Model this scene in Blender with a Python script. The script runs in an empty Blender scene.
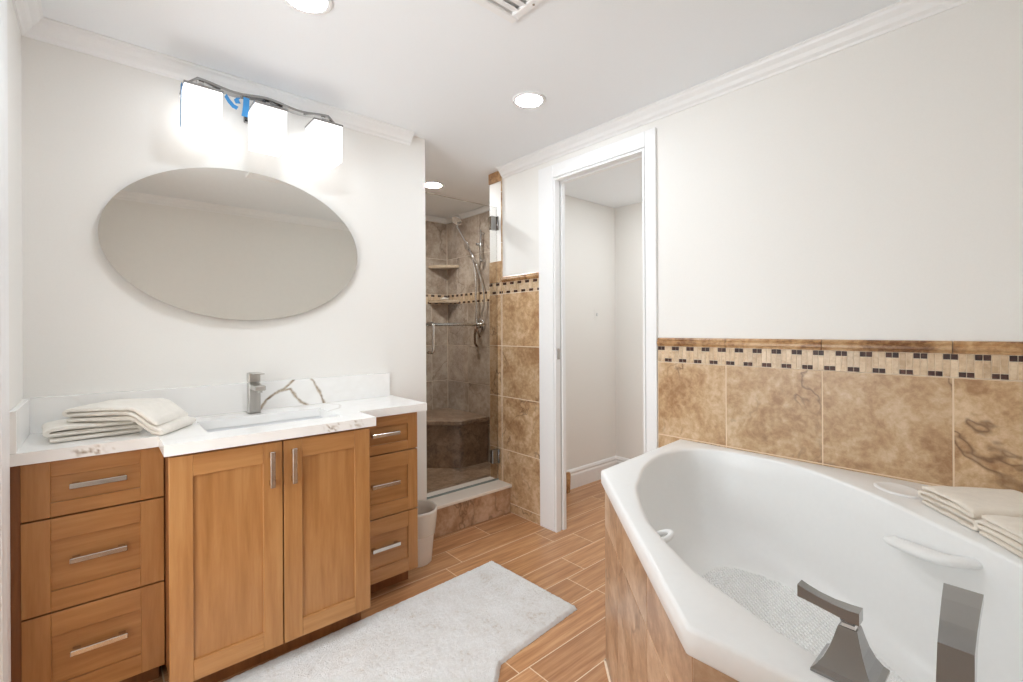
import bpy, bmesh, math, random
from mathutils import Vector, Matrix, noise
C = bpy.context.scene
random.seed(7)

# ---------------------------------------------------------------- camera
FPX, CY, CAMH = 468.88, 329.23, 1.2
a = math.radians(41.27)
F = Vector((math.sin(a), math.cos(a), 0)); R = Vector((math.cos(a), -math.sin(a), 0)); U = Vector((0, 0, 1))
c = math.radians(-.303)
R, U = R*math.cos(c)+U*math.sin(c), U*math.cos(c)-R*math.sin(c)
cd = bpy.data.cameras.new('camera'); cam = bpy.data.objects.new('camera', cd); C.collection.objects.link(cam)
cd.sensor_width = 36; cd.sensor_fit = 'HORIZONTAL'; cd.lens = FPX*36/1023
cd.shift_y = (CY-341)/1023; cd.clip_start = .02
M = Matrix((R, U, -F)).transposed().to_4x4(); M.translation = Vector((0, 0, CAMH)); cam.matrix_world = M
C.camera = cam
# ---------------------------------------------------------------- world, exposure
w = bpy.data.worlds.new('world'); C.world = w; w.use_nodes = True
w.node_tree.nodes['Background'].inputs[0].default_value = (.9, .95, 1, 1)
w.node_tree.nodes['Background'].inputs[1].default_value = .5
C.view_settings.view_transform = 'Standard'; C.view_settings.look = 'None'
C.view_settings.gamma = 1; C.view_settings.use_curve_mapping = False
C.view_settings.exposure = 0.0
CAN_E, SCONCE_E = 118.0, 1.8          # emission of recessed lights and of the lit vanity shades
C.cycles.max_bounces = 12; C.cycles.diffuse_bounces = 8; C.cycles.glossy_bounces = 6
C.cycles.transparent_max_bounces = 12; C.cycles.sample_clamp_indirect = 6

hl = bpy.data.lights.new('hall_fill_light', 'AREA'); hl.shape = 'RECTANGLE'; hl.size = 1.3; hl.size_y = 1.7; hl.energy = 55; hl.color = (.86, .94, 1)  # added fill light in the unseen hall, brightens the room through the doorway
ho = bpy.data.objects.new('hall_fill_light', hl); C.collection.objects.link(ho); ho.location = (-1.45, 1.2, 1.2); ho.rotation_euler = (0, math.radians(-90), 0)
# ---------------------------------------------------------------- dimensions (m)
XL, XB, XE, YA, YF, ZC = -.197, 2.026, 1.372, 2.29, -.13, 2.266
XC = 3.22                      # closet back wall
YCL = 2.36                     # closet left wall
ZCL = 2.2
SX, SY = 2.52, 3.81            # shower right wall, back wall

# ---------------------------------------------------------------- materials
def lin(r, g, b):
    f = lambda v: (v/255/12.92) if v/255 <= .04045 else ((v/255+.055)/1.055)**2.4
    return (f(r), f(g), f(b), 1)
class NT:
    def __init__(s, name):
        s.m = bpy.data.materials.new(name); s.m.use_nodes = True; s.t = s.m.node_tree
        s.b = s.t.nodes['Principled BSDF']; s.out = s.t.nodes['Material Output']
    def n(s, typ, **k):
        nd = s.t.nodes.new(typ)
        for q, v in k.items():
            if q.startswith('i_'):
                key = q[2:]; key = int(key) if key.isdigit() else key.replace('_', ' ')
                nd.inputs[key].default_value = v
            else: setattr(nd, q, v)
        return nd
    def l(s, o, i): s.t.links.new(o, i)
    def math(s, op, x, y=None):
        nd = s.n('ShaderNodeMath', operation=op)
        for k, v in enumerate((x, y)):
            if v is None: continue
            if isinstance(v, (int, float)): nd.inputs[k].default_value = v
            else: s.l(v, nd.inputs[k])
        return nd.outputs[0]
    def ramp(s, fac, stops):
        nd = s.n('ShaderNodeValToRGB'); cr = nd.color_ramp
        while len(cr.elements) < len(stops): cr.elements.new(.5)
        for e, (p, col) in zip(cr.elements, stops): e.position = p; e.color = col
        s.l(fac, nd.inputs[0]); return nd.outputs[0]
    def mix(s, fac, x, y, mode='MIX'):
        nd = s.n('ShaderNodeMix', data_type='RGBA', blend_type=mode)
        for k, v in ((0, fac), (6, x), (7, y)):
            if isinstance(v, (int, float, tuple)): nd.inputs[k].default_value = v
            else: s.l(v, nd.inputs[k])
        return nd.outputs[2]
    def coords(s, scale=(1, 1, 1)):
        tc = s.n('ShaderNodeTexCoord'); mp = s.n('ShaderNodeMapping'); mp.inputs['Scale'].default_value = scale
        s.l(tc.outputs['Object'], mp.inputs[0]); return mp.outputs[0]
    def noise(s, vec, scale, detail=4, rough=.55, dist=0, w=None):
        nd = s.n('ShaderNodeTexNoise'); nd.noise_dimensions = '4D' if w is not None else '3D'
        nd.inputs['Scale'].default_value = scale; nd.inputs['Detail'].default_value = detail
        nd.inputs['Roughness'].default_value = rough; nd.inputs['Distortion'].default_value = dist
        s.l(vec, nd.inputs['Vector'])
        if w is not None: s.l(w, nd.inputs['W'])
        return nd.outputs[0]
    def bump(s, h, strength=.2, dist=.002):
        nd = s.n('ShaderNodeBump'); nd.inputs['Strength'].default_value = strength; nd.inputs['Distance'].default_value = dist
        s.l(h, nd.inputs['Height']); s.l(nd.outputs[0], s.b.inputs['Normal'])
    def col(s, c):
        if isinstance(c, tuple): s.b.inputs['Base Color'].default_value = c
        else: s.l(c, s.b.inputs['Base Color'])
    def set(s, **k):
        for q, v in k.items(): s.b.inputs[q.replace('_', ' ')].default_value = v
        return s
def plain(name, col, rough=.5, metal=0, nz=0, nscale=60, ndist=.001, coat=0, spec=.5, k=.008):
    t = NT(name); t.set(Roughness=rough, Metallic=metal, Coat_Weight=coat, Specular_IOR_Level=spec)
    v = t.coords(); h = t.noise(v, nscale, 3)
    t.col(t.ramp(h, [(.3, tuple(x*(1-k) for x in col[:3])+(1,)), (.7, tuple(min(1, x*(1+k)) for x in col[:3])+(1,))]))
    if nz: t.bump(h, nz, ndist)
    return t.m
def wood(name, scale, c0, c1, c2, rough=.38, plank=False):
    t = NT(name); t.set(Roughness=rough, Coat_Weight=.15, Coat_Roughness=.25)
    v = t.coords(scale)
    at = t.n('ShaderNodeAttribute', attribute_name='rnd').outputs['Fac']
    wv = t.math('MULTIPLY', at, 37.0)
    g = t.noise(v, 1.0, 6, .6, .6, wv)
    fine = t.noise(t.coords(tuple(x*3.2 for x in scale)), 1.0, 3, .6, 0, wv)
    f = t.math('ADD', t.math('MULTIPLY', g, .7), t.math('MULTIPLY', fine, .3))
    colr = t.ramp(f, [(.34, c0), (.5, c1), (.66, c2)])
    if plank:
        br = t.ramp(at, [(0, (.80, .78, .76, 1)), (1, (1.0, 1.0, 1.0, 1))])
        colr = t.mix(1.0, colr, br, 'MULTIPLY')
    t.col(colr); t.bump(fine, .05, .001)
    return t.m
def stone(name, c0, c1, c2, vein, rough=.35, sc=5.0, veinamt=.6, bright=(.82, 1.0)):
    t = NT(name); t.set(Roughness=rough)
    v = t.coords()
    at = t.n('ShaderNodeAttribute', attribute_name='rnd').outputs['Fac']
    wv = t.math('MULTIPLY', at, 53.0)
    big = t.noise(v, sc, 9, .62, .7, wv)
    sm = t.noise(v, sc*7, 5, .65, .3, wv)
    f = t.math('ADD', t.math('MULTIPLY', big, .62), t.math('MULTIPLY', sm, .38))
    colr = t.ramp(f, [(.40, c0), (.5, c1), (.60, c2)])
    vn = t.noise(v, sc*.34, 5, .55, .45, t.math('ADD', wv, 9.0))
    d = t.math('ABSOLUTE', t.math('SUBTRACT', vn, .5))
    vm = t.ramp(d, [(0, (1, 1, 1, 1)), (.009, (0, 0, 0, 1))])
    gate = t.ramp(t.noise(v, sc*.5, 2, .5, 0, wv), [(.44, (0, 0, 0, 1)), (.56, (1, 1, 1, 1))])
    vf = t.math('MULTIPLY', t.math('MULTIPLY', vm, gate), veinamt)
    colr = t.mix(vf, colr, vein)
    br = t.ramp(at, [(0, (bright[0],)*3+(1,)), (1, (bright[1],)*3+(1,))])
    t.col(t.mix(1.0, colr, br, 'MULTIPLY')); t.bump(sm, .08, .002)
    return t.m
def quartz():
    t = NT('veined_white_quartz'); t.set(Roughness=.18)
    v = t.coords((1, 1.6, 1))
    vn = t.noise(v, 2.1, 4, .5, .8); d = t.math('ABSOLUTE', t.math('SUBTRACT', vn, .5))
    soft = t.ramp(d, [(0, (1, 1, 1, 1)), (.05, (0, 0, 0, 1))])
    base = t.mix(t.math('MULTIPLY', soft, .10), lin(246, 245, 243), lin(205, 200, 192))
    at = t.n('ShaderNodeAttribute', attribute_name='vein').outputs['Fac']
    br = t.noise(t.coords(), 45, 5, .7)
    vc = t.ramp(br, [(.35, lin(120, 98, 74)), (.6, lin(196, 182, 162))])
    t.col(t.mix(at, base, vc)); return t.m
def emit(name, col, e):
    t = NT(name); t.set(Roughness=.4); t.col(col)
    t.b.inputs['Emission Color'].default_value = col; t.b.inputs['Emission Strength'].default_value = e; return t.m
def glass(name, tint):
    t = NT(name); tr = t.n('ShaderNodeBsdfTransparent'); tr.inputs[0].default_value = tint
    gl = t.n('ShaderNodeBsdfGlossy'); gl.inputs['Roughness'].default_value = .01
    fr = t.n('ShaderNodeFresnel'); fr.inputs[0].default_value = 1.25
    mx = t.n('ShaderNodeMixShader'); t.l(fr.outputs[0], mx.inputs[0]); t.l(tr.outputs[0], mx.inputs[1]); t.l(gl.outputs[0], mx.inputs[2])
    t.l(mx.outputs[0], t.out.inputs[0]); return t.m
def brushed(name, col, rough, scale):
    t = NT(name); t.set(Metallic=1.0, Roughness=rough); h = t.noise(t.coords(scale), 1.0, 3)
    t.col(t.ramp(h, [(.3, tuple(x*.85 for x in col[:3])+(1,)), (.7, col)])); t.bump(h, .04, .001); return t.m
def terry(name, col):
    t = NT(name); t.set(Roughness=.95, Sheen_Weight=.25, Specular_IOR_Level=.1)
    v = t.coords(); h = t.noise(v, 420, 3, .7); b = t.noise(v, 38, 4, .6)
    t.col(t.ramp(b, [(.3, tuple(x*.93 for x in col[:3])+(1,)), (.7, col)]))
    t.bump(t.math('ADD', h, t.math('MULTIPLY', b, 2.2)), .5, .004); return t.m
def rugmat():
    t = NT('shaggy_white_cotton'); t.set(Roughness=1, Specular_IOR_Level=.05, Sheen_Weight=.2)
    v = t.coords(); h = t.noise(v, 260, 4, .7); b = t.noise(v, 9, 5, .7); f = t.noise(v, 70, 3, .7)
    f2 = t.math('ADD', t.math('MULTIPLY', b, .6), t.math('MULTIPLY', f, .4))
    t.col(t.ramp(f2, [(.33, lin(222, 213, 202)), (.43, lin(241, 239, 236)), (.6, lin(250, 250, 249))]))
    t.bump(t.math('ADD', h, f), .9, .008); return t.m

PAINT = plain('warm_white_wall_paint', lin(238, 236, 232), .65, nz=.03, nscale=180)
CEILP = plain('white_ceiling_paint', lin(242, 245, 248), .8, nz=.03, nscale=150)
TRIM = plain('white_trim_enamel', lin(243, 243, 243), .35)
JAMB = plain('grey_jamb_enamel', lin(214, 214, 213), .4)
W0, W1, W2 = lin(158, 107, 58), lin(176, 124, 72), lin(191, 141, 88)
WV = wood('maple_vertical_grain', (22, 22, 1.8), W0, W1, W2)
WH = wood('maple_horizontal_grain', (1.8, 22, 22), W0, W1, W2)
WD = wood('dark_maple_carcass', (20, 20, 2), lin(112, 66, 32), lin(132, 82, 42), lin(150, 96, 52), .5)
FLOORM = wood('wood_look_floor_tile', (2.4, 44, 44), lin(166, 114, 74), lin(200, 147, 102), lin(226, 178, 132), .32, True)
GROUT = plain('pale_grout', lin(232, 208, 180), .9)
GROUTL = plain('light_grout', lin(236, 220, 198), .9)
STONE = stone('tan_stone_tile', lin(166, 126, 88), lin(199, 164, 124), lin(222, 194, 160), lin(96, 62, 38), sc=6.5, veinamt=.75, bright=(.88, 1))
STONES = stone('brown_shower_tile', lin(152, 132, 114), lin(182, 163, 144), lin(206, 190, 172), lin(106, 80, 60), sc=4)
STONEF = stone('dark_shower_floor_tile', lin(120, 94, 74), lin(150, 122, 98), lin(178, 150, 124), lin(80, 56, 40), sc=8)
STONED = stone('apron_stone_tile', lin(160, 122, 92), lin(192, 156, 124), lin(214, 184, 156), lin(100, 70, 48), sc=4, rough=.3)
CAPM = stone('tan_stone_moulding', lin(128, 84, 46), lin(186, 142, 96), lin(214, 176, 132), lin(96, 60, 32), sc=9)
MOSL = stone('cream_mosaic_stick', lin(196, 164, 128), lin(216, 188, 154), lin(230, 206, 176), lin(180, 150, 120), sc=14, veinamt=.1, bright=(.84, 1))
MOSD = stone('dark_brown_mosaic', lin(44, 20, 10), lin(64, 32, 18), lin(92, 50, 30), lin(30, 16, 10), sc=14, veinamt=.1, rough=.5)
QZ = quartz()
ACR = plain('white_acrylic', lin(240, 240, 239), .3, spec=.3)
CER = plain('white_ceramic', lin(240, 241, 242), .1)
NICK = brushed('brushed_nickel', (.56, .54, .51, 1), .28, (60, 60, 6))
SATN = brushed('satin_pull_nickel', (.62, .59, .55, 1), .22, (10, 40, 40))
CHR = plain('polished_chrome', (.78, .78, .79, 1), .08, 1)
DCH = plain('dark_polished_nickel', (.34, .335, .33, 1), .1, 1)
BRZ = plain('dark_bronze', lin(88, 62, 42), .35, .6)
MIRR = plain('mirror_silver', (.80, .79, .75, 1), .01, 1)
GLASS = glass('clear_shower_glass', (.95, .955, .95, 1))
GEDGE = plain('glass_polished_edge', lin(150, 160, 156), .15)
LITSH = emit('lit_frosted_shade', (.97, .985, 1, 1), SCONCE_E)
OFFSH = emit('unlit_shade_added_glow', (.97, .985, 1, 1), .55)  # middle shade has no lit bulb; its soft glow is put in as emission
CANE = emit('recessed_lamp_lens', (.84, .925, 1, 1), CAN_E)
CANS = emit('bright_recessed_lamp_lens', (.92, .965, 1, 1), CAN_E*3.2)
CANC = emit('added_closet_lamp_lens', (.92, .965, 1, 1), CAN_E*1.25)
TAPE = plain('blue_painters_tape', lin(58, 136, 196), .7)
TOWEL = terry('cream_terry', lin(248, 243, 234))
TOWEL2 = terry('beige_terry', lin(246, 236, 222))
RUG = rugmat()
PLAST = plain('white_plastic', lin(238, 236, 232), .4)
LINER = plain('translucent_bag_film', lin(214, 204, 192), .25)
MARB = plain('cream_marble_sill', lin(236, 226, 214), .25, nscale=12)
BLACK = plain('dark_void', lin(40, 38, 36), .8)
SHELF = stone('tan_stone_shelf', lin(186, 160, 130), lin(206, 182, 152), lin(222, 200, 172), lin(150, 120, 90), sc=9, veinamt=.2)
SOAP = plain('white_soap', lin(238, 232, 222), .45)

# ---------------------------------------------------------------- mesh helpers
class MB:
    def __init__(s): s.bm = bmesh.new(); s.rnd = s.bm.faces.layers.float.new('rnd')
    def _faces(s, fs, mi, r):
        for f in fs: f.material_index = mi; f[s.rnd] = r
    def box(s, x0, x1, y0, y1, z0, z1, bev=0, mi=0, r=None, seg=1):
        r = random.random() if r is None else r
        t = bmesh.new(); bmesh.ops.create_cube(t, size=1)
        for v in t.verts: v.co = Vector((x0+(v.co.x+.5)*(x1-x0), y0+(v.co.y+.5)*(y1-y0), z0+(v.co.z+.5)*(z1-z0)))
        if bev: bmesh.ops.bevel(t, geom=t.edges[:], offset=bev, segments=seg, affect='EDGES', profile=.5)
        s.merge(t, mi, r); return s
    def merge(s, t, mi=0, r=0., xf=None):
        mp = {}
        for v in t.verts: mp[v] = s.bm.verts.new(xf @ v.co if xf else v.co)
        for f in t.faces:
            try: g = s.bm.faces.new([mp[v] for v in f.verts])
            except ValueError: continue
            g.material_index = mi; g[s.rnd] = r; g.smooth = f.smooth
        t.free()
    def poly(s, pts, mi=0, r=0., smooth=False):
        f = s.bm.faces.new([s.bm.verts.new(p) for p in pts]); f.material_index = mi; f[s.rnd] = r; f.smooth = smooth; return f
    def prism(s, pts, z0, z1, mi=0, r=None, bev=0):
        r = random.random() if r is None else r
        t = bmesh.new(); lo = [t.verts.new((x, y, z0)) for x, y in pts]; hi = [t.verts.new((x, y, z1)) for x, y in pts]
        n = len(pts); t.faces.new(hi); t.faces.new(lo[::-1])
        for i in range(n): t.faces.new((lo[i], lo[(i+1) % n], hi[(i+1) % n], hi[i]))
        bmesh.ops.recalc_face_normals(t, faces=t.faces[:])
        if bev: bmesh.ops.bevel(t, geom=t.edges[:], offset=bev, segments=2, affect='EDGES', profile=.5)
        s.merge(t, mi, r); return s
    def rings(s, rs, close=True, caps=(True, True), mi=0, smooth=True, r=0.):
        """loft a list of rings (each a list of points)"""
        vs = [[s.bm.verts.new(p) for p in ring] for ring in rs]; n = len(rs[0])
        for A, B in zip(vs[:-1], vs[1:]):
            for i in range(n if close else n-1):
                f = s.bm.faces.new((A[i], A[(i+1) % n], B[(i+1) % n], B[i])); f.smooth = smooth; f.material_index = mi; f[s.rnd] = r
        if close and caps[0]: f = s.bm.faces.new(vs[0][::-1]); f.material_index = mi; f[s.rnd] = r
        if close and caps[1]: f = s.bm.faces.new(vs[-1]); f.material_index = mi; f[s.rnd] = r
        return s
    def tube(s, pts, rad, n=12, mi=0, up=Vector((0, 0, 1))):
        pts = [Vector(p) for p in pts]; rs = []
        rad = rad if isinstance(rad, (list, tuple)) else [rad]*len(pts)
        pu = None
        for i, p in enumerate(pts):
            t = (pts[min(i+1, len(pts)-1)]-pts[max(i-1, 0)]).normalized()
            if pu is None:
                pu = t.cross(up)
                if pu.length < .1: pu = t.cross(Vector((1, 0, 0)))
            pu = (pu-t*pu.dot(t)).normalized(); q = t.cross(pu)
            rs.append([p+(pu*math.cos(2*math.pi*k/n)+q*math.sin(2*math.pi*k/n))*rad[i] for k in range(n)])
        return s.rings(rs, mi=mi)
    def lathe(s, prof, cx, cy, n=32, mi=0, caps=(True, True), smooth=True):
        return s.rings([[(cx+r*math.cos(2*math.pi*k/n), cy+r*math.sin(2*math.pi*k/n), z) for k in range(n)] for r, z in prof], caps=caps, mi=mi, smooth=smooth)
    def sweep(s, prof, p0, p1, out, mi=0, r=None, m0=0., m1=0.):
        """extrude a profile of (out, z) points from p0 to p1; out = unit vector away from the wall; m = mitre shift per unit out"""
        p0, p1, out = Vector(p0), Vector(p1), Vector(out); d = (p1-p0).normalized(); r = random.random() if r is None else r
        A = [p0+out*o+Vector((0, 0, z))+d*(m0*o) for o, z in prof]; B = [p1+out*o+Vector((0, 0, z))-d*(m1*o) for o, z in prof]
        return s.rings([A, B], mi=mi, smooth=False, r=r)
    def build(s, name, mats, parent=None, smooth_angle=None):
        bmesh.ops.recalc_face_normals(s.bm, faces=s.bm.faces[:])
        me = bpy.data.meshes.new(name); s.bm.to_mesh(me); s.bm.free()
        for m in (mats if isinstance(mats, (list, tuple)) else [mats]): me.materials.append(m)
        o = bpy.data.objects.new(name, me); C.collection.objects.link(o)
        if parent is not None: o.parent = parent; o.matrix_parent_inverse = Matrix.Translation(-parent.location) @ Matrix.Identity(4) if parent.type == 'EMPTY' else parent.matrix_parent_inverse.copy()
        if smooth_angle:
            for p in me.polygons: p.use_smooth = True
            me.set_sharp_from_angle(angle=math.radians(smooth_angle))
        return o
def child(o, parent):
    """parent a world-coordinate mesh under another world-coordinate object"""
    o.parent = parent; o.matrix_parent_inverse = Matrix.Translation(-parent.location); return o
def tag(o, label=None, cat=None, group=None, kind=None):
    if label: o['label'] = label
    if cat: o['category'] = cat
    if group: o['group'] = group
    if kind: o['kind'] = kind
    return o
def thing(name, loc, label, cat, group=None):
    o = bpy.data.objects.new(name, None); C.collection.objects.link(o); o.location = loc; o.empty_display_size = .05
    return tag(o, label, cat, group)
def struct(o): o['kind'] = 'structure'; return o
def copy_tree(root, loc, label, group=None):
    r = root.copy(); C.collection.objects.link(r); r.location = loc; tag(r, label, None, group)
    for ch in root.children:
        q = ch.copy(); C.collection.objects.link(q); q.parent = r
        for g in ch.children:
            d = g.copy(); C.collection.objects.link(d); d.parent = q
    return r
def sbox(name, mat, *a, **k): return struct(MB().box(*a, **k).build(name, mat))
def spans(lo, hi, cuts): e = [lo]+sorted(x for x in cuts if lo+.004 < x < hi-.004)+[hi]; return list(zip(e[:-1], e[1:]))

def tile_face(m, axis, pos, out, u, v, ucuts, vcuts, th=.008, gap=.0034, mi=0):
    """raised tiles on a wall: axis 'x' or 'y' = wall normal axis at pos, out = +1/-1 side, u,v = (lo,hi)"""
    for u0, u1 in spans(u[0], u[1], ucuts):
        for v0, v1 in spans(v[0], v[1], vcuts):
            a0, a1 = (pos, pos+out*th) if out > 0 else (pos+out*th, pos)
            if axis == 'x': m.box(a0, a1, u0+gap/2, u1-gap/2, v0+gap/2, v1-gap/2, .0012, mi)
            else: m.box(u0+gap/2, u1-gap/2, a0, a1, v0+gap/2, v1-gap/2, .0012, mi)
def mosaic_face(m, axis, pos, out, u, v, P=.0725, th=.008):
    """alternating pairs of dark squares above and below pale sticks, three materials: 0 sticks, 1 dark, 2 grout"""
    st = P/4; n = int((u[1]-u[0])/st); h = v[1]-v[0]; g = .0018
    a0, a1 = sorted((pos, pos+out*th)); b0, b1 = sorted((pos, pos+out*(th-.0015)))
    def bx(u0, u1, v0, v1, mi, A=(a0, a1)):
        if axis == 'x': m.box(A[0], A[1], u0, u1, v0, v1, 0, mi)
        else: m.box(u0, u1, A[0], A[1], v0, v1, 0, mi)
    bx(u[0], u[1], v[0], v[1], 2, (b0, b1))
    for i in range(n):
        u1 = u[1]-i*st; u0 = u1-st
        top = (i//2) % 2 == 0
        zd = h*.23; zs = v[0]+g; ze = v[1]-g
        if top: d = (v[1]-zd-g, ze); s_ = (zs, v[1]-zd-2*g)
        else: d = (zs, v[0]+zd); s_ = (v[0]+zd+g, ze)
        bx(u0+g/2, u1-g/2, d[0], d[1], 1); bx(u0+g/2, u1-g/2, s_[0], s_[1], 0)
CAPP = [(0, 0), (.012, 0), (.013, .006), (.018, .012), (.018, .020), (.012, .026), (.014, .032), (.010, .038), (0, .04)]

# ================================================================ SETTING
# floor: wood-look planks over pale grout
fl = MB(); fl.box(-.5, XC+.1, YF-.1, YCL+.05, -.06, -.0006, mi=1)
PW, PL = .155, .62
known = {2.30: 1.71, 2.145: 1.40, 1.99: 1.92, 1.835: 2.08, 1.68: 1.815, 1.525: 1.685}
y = 2.455; k = 0
while y > YF-.1:
    y0 = y-PW
    off = next((x for q, x in known.items() if abs(q-y) < .02), random.random()*PL)
    x = off-math.ceil((off+.5)/PL)*PL
    while x < XC+.1:
        x0, x1 = max(x, -.5), min(x+PL, XC+.1); yy0, yy1 = max(y0, YF-.1), min(y, YCL+.05)
        if x1-x0 > .01 and yy1-yy0 > .01: fl.box(x0+.002, x1-.002, yy0+.002, yy1-.002, -.004, 0, .0006)
        x += PL
    y = y0
floor = struct(fl.build('floor', [FLOORM, GROUT]))
cl = MB(); cl.box(-.5, XB+.08, YF-.1, YA+.15, ZC, ZC+.06); cl.box(XE-.12, SX+.1, YA+.15, SY+.1, ZC, ZC+.06)
struct(cl.build('ceiling', CEILP))
struct(MB().box(XB+.08, XC+.1, .9, YCL+.1, ZCL, ZCL+.06).build('ceiling_closet', CEILP))
struct(MB().box(XL-.15, XE, YA, YA+.15, 0, ZC).build('wall_back', PAINT))
wl = MB()                                                        # left wall with a doorway
DY0, DY1, DZ = .86, 1.68, 2.05
wl.box(XL-.12, XL, DY1, YA, 0, ZC); wl.box(XL-.12, XL, YF, DY0, 0, ZC); wl.box(XL-.12, XL, DY0, DY1, DZ, ZC)
struct(wl.build('wall_left', PAINT))
struct(MB().box(XL-.12, XB+.08, YF-.1, YF, 0, ZC).build('wall_front', PAINT))
# right wall: pieces round the closet doorway
JY0, JY1, JZ = 1.30, 1.915, 2.088
wr = MB(); wr.box(XB, XB+.075, YF, JY0, 0, ZC); wr.box(XB, XB+.075, JY0, JY1, JZ, ZC); wr.box(XB, XB+.075, JY1, 2.53, 0, ZC)
wall_r = struct(wr.build('wall_right', PAINT))
# tile wainscot by the tub
CAPZ = 1.155
gb = MB(); gb.box(XB-.0078, XB, YF, 1.232, .3, 1.04); child(gb.build('grout_bed', GROUT), wall_r)
tp = MB(); tile_face(tp, 'x', XB, -1, (YF, 1.232), (.36, 1.04), (.906, .549, .193), (.693,), .0085)
child(tp.build('tile_wainscot', STONE), wall_r)
mo = MB(); mosaic_face(mo, 'x', XB, -1, (YF, 1.232), (1.041, 1.116)); child(mo.build('mosaic_band', [MOSL, MOSD, GROUTL]), wall_r)
cp = MB()
for y0, y1 in spans(YF, 1.232, (.906, .549, .193)): cp.sweep([(o, z+1.116) for o, z in CAPP], (XB, y0+.001, 0), (XB, y1-.001, 0), (-1, 0, 0))
child(cp.build('cap_moulding', CAPM), wall_r)
# tile pier between doorway and shower
TY0, TY1 = 2.04, 2.53
gb = MB(); gb.box(XB-.0078, XB, TY0, TY1, 0, 1.436); child(gb.build('grout_bed', GROUTL), wall_r)
tp = MB(); tile_face(tp, 'x', XB, -1, (TY0, TY1), (0, 1.436), (2.393, 2.403), (.06, .403, .753, 1.09), .0085)
tile_face(tp, 'x', XB, -1, (2.393, 2.403), (1.436, ZC-.03), (), (1.78, 2.12), .0085)
child(tp.build('tile_pier', STONE), wall_r)
mo = MB(); mosaic_face(mo, 'x', XB, -1, (TY0, TY1), (1.437, 1.512)); child(mo.build('mosaic_band', [MOSL, MOSD, GROUTL]), wall_r)
cp = MB(); cp.sweep([(o, z+1.512) for o, z in CAPP], (XB, TY0, 0), (XB, 2.39, 0), (-1, 0, 0))
cp.box(XB-.011, XB, 2.405, TY1, 2.195, ZC-.001, .002)
child(cp.build('cap_moulding', CAPM), wall_r)
tp = MB(); tile_face(tp, 'x', XB, -1, (2.407, TY1), (1.512, 1.66), (), (), .0085); child(tp.build('tile_pier_upper', STONE), wall_r)
# shower walls
def shower_wall(name, axis, pos, out, u, ucuts, box):
    wob = struct(MB().box(*box).build(name, GROUTL))
    t = MB(); tile_face(t, axis, pos, out, u, (.05, 1.438), ucuts, (.38, .715, 1.053), .003)
    tile_face(t, axis, pos, out, u, (1.532, ZC-.05), [q+.17 for q in ucuts], (1.87,), .003); child(t.build('wall_tile', STONES), wob)
    m = MB(); mosaic_face(m, axis, pos, out, u, (1.439, 1.531), th=.0035); child(m.build('mosaic_band', [MOSL, MOSD, GROUTL]), wob)
    b = MB(); z0 = ZC-.05
    if axis == 'y': b.box(u[0], u[1], pos-.02, pos, z0, ZC-.001, .004)
    else: b.box(pos-.02, pos, u[0], u[1], z0, ZC-.001, .004)
    child(b.build('top_trim', TRIM), wob)
    return wob
shower_wall('wall_shower_back', 'y', SY, -1, (XE, SX), (2.345, 2.005, 1.665), (XE-.12, SX+.12, SY, SY+.12, 0, ZC))
shower_wall('wall_shower_right', 'x', SX, -1, (2.56, SY-.01), (3.47, 3.13, 2.79), (SX, SX+.12, 2.53, SY, 0, ZC))
struct(MB().box(XE-.12, XE, YA+.15, SY, 0, ZC).build('wall_shower_left', STONES))
struct(MB().box(XB+.075, SX+.12, 2.41, 2.53, 0, ZC).build('wall_shower_near', STONES))
sf = MB(); sf.box(XE, SX, 2.5, SY, 0, .055, mi=1)
for x0, x1 in spans(XE, SX, [XE+.2*i for i in range(1, 6)]):
    for y0, y1 in spans(2.5, SY, [2.5+.2*i for i in range(1, 7)]): sf.box(x0+.001, x1-.001, y0+.001, y1-.001, .055, .058)
struct(sf.build('floor_shower', [STONEF, GROUT]))
cb = MB(); cb.box(XE, XB-.009, 2.325, 2.52, 0, .168, mi=1); tile_face(cb, 'y', 2.325, -1, (XE, XB-.009), (0, .168), (1.72,), (), .008, mi=0)
curb = struct(cb.build('trim_curb', [STONED, GROUTL]))
child(MB().box(XE, XB-.009, 2.30, 2.53, .1685, .188, .003).build('curb_sill', MARB), curb)
# closet shell
struct(MB().box(XB+.075, XC, YCL, YCL+.05, 0, ZCL).build('wall_closet_left', PAINT))
struct(MB().box(XC, XC+.1, .9, YCL+.05, 0, ZCL).build('wall_closet_back', PAINT))
struct(MB().box(XB+.075, XC, .9, 1.0, 0, ZCL).build('wall_closet_right', PAINT))
BB = [(0, 0), (.016, 0), (.016, .10), (.010, .112), (.014, .124), (.008, .14), (0, .145)]
struct(MB().sweep(BB, (XB+.08, YCL, 0), (XC, YCL, 0), (0, -1, 0), m1=1).build('baseboard_left', TRIM))
struct(MB().sweep(BB, (XC, YCL, 0), (XC, 1.0, 0), (-1, 0, 0), m0=1).build('baseboard_back', TRIM))
# crown mouldings
CR = [(0, -.060), (.006, -.060), (.010, -.052), (.022, -.044), (.030, -.030), (.046, -.016), (.050, -.008), (.058, -.004), (.058, 0), (0, 0)]
CR = [(o, z+ZC-.0005) for o, z in CR]
struct(MB().sweep(CR, (XL, YA, 0), (1.275, YA, 0), (0, -1, 0), m0=1).build('trim_1', TRIM))
struct(MB().sweep(CR, (XB, YF, 0), (XB, 2.385, 0), (-1, 0, 0), m0=1).build('trim_2', TRIM))
struct(MB().sweep(CR, (XL, YF, 0), (XL, YA, 0), (1, 0, 0), m0=1, m1=1).build('trim_3', TRIM))
struct(MB().sweep(CR, (XL, YF, 0), (XB, YF, 0), (0, 1, 0), m0=1, m1=1).build('trim_4', TRIM))
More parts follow.
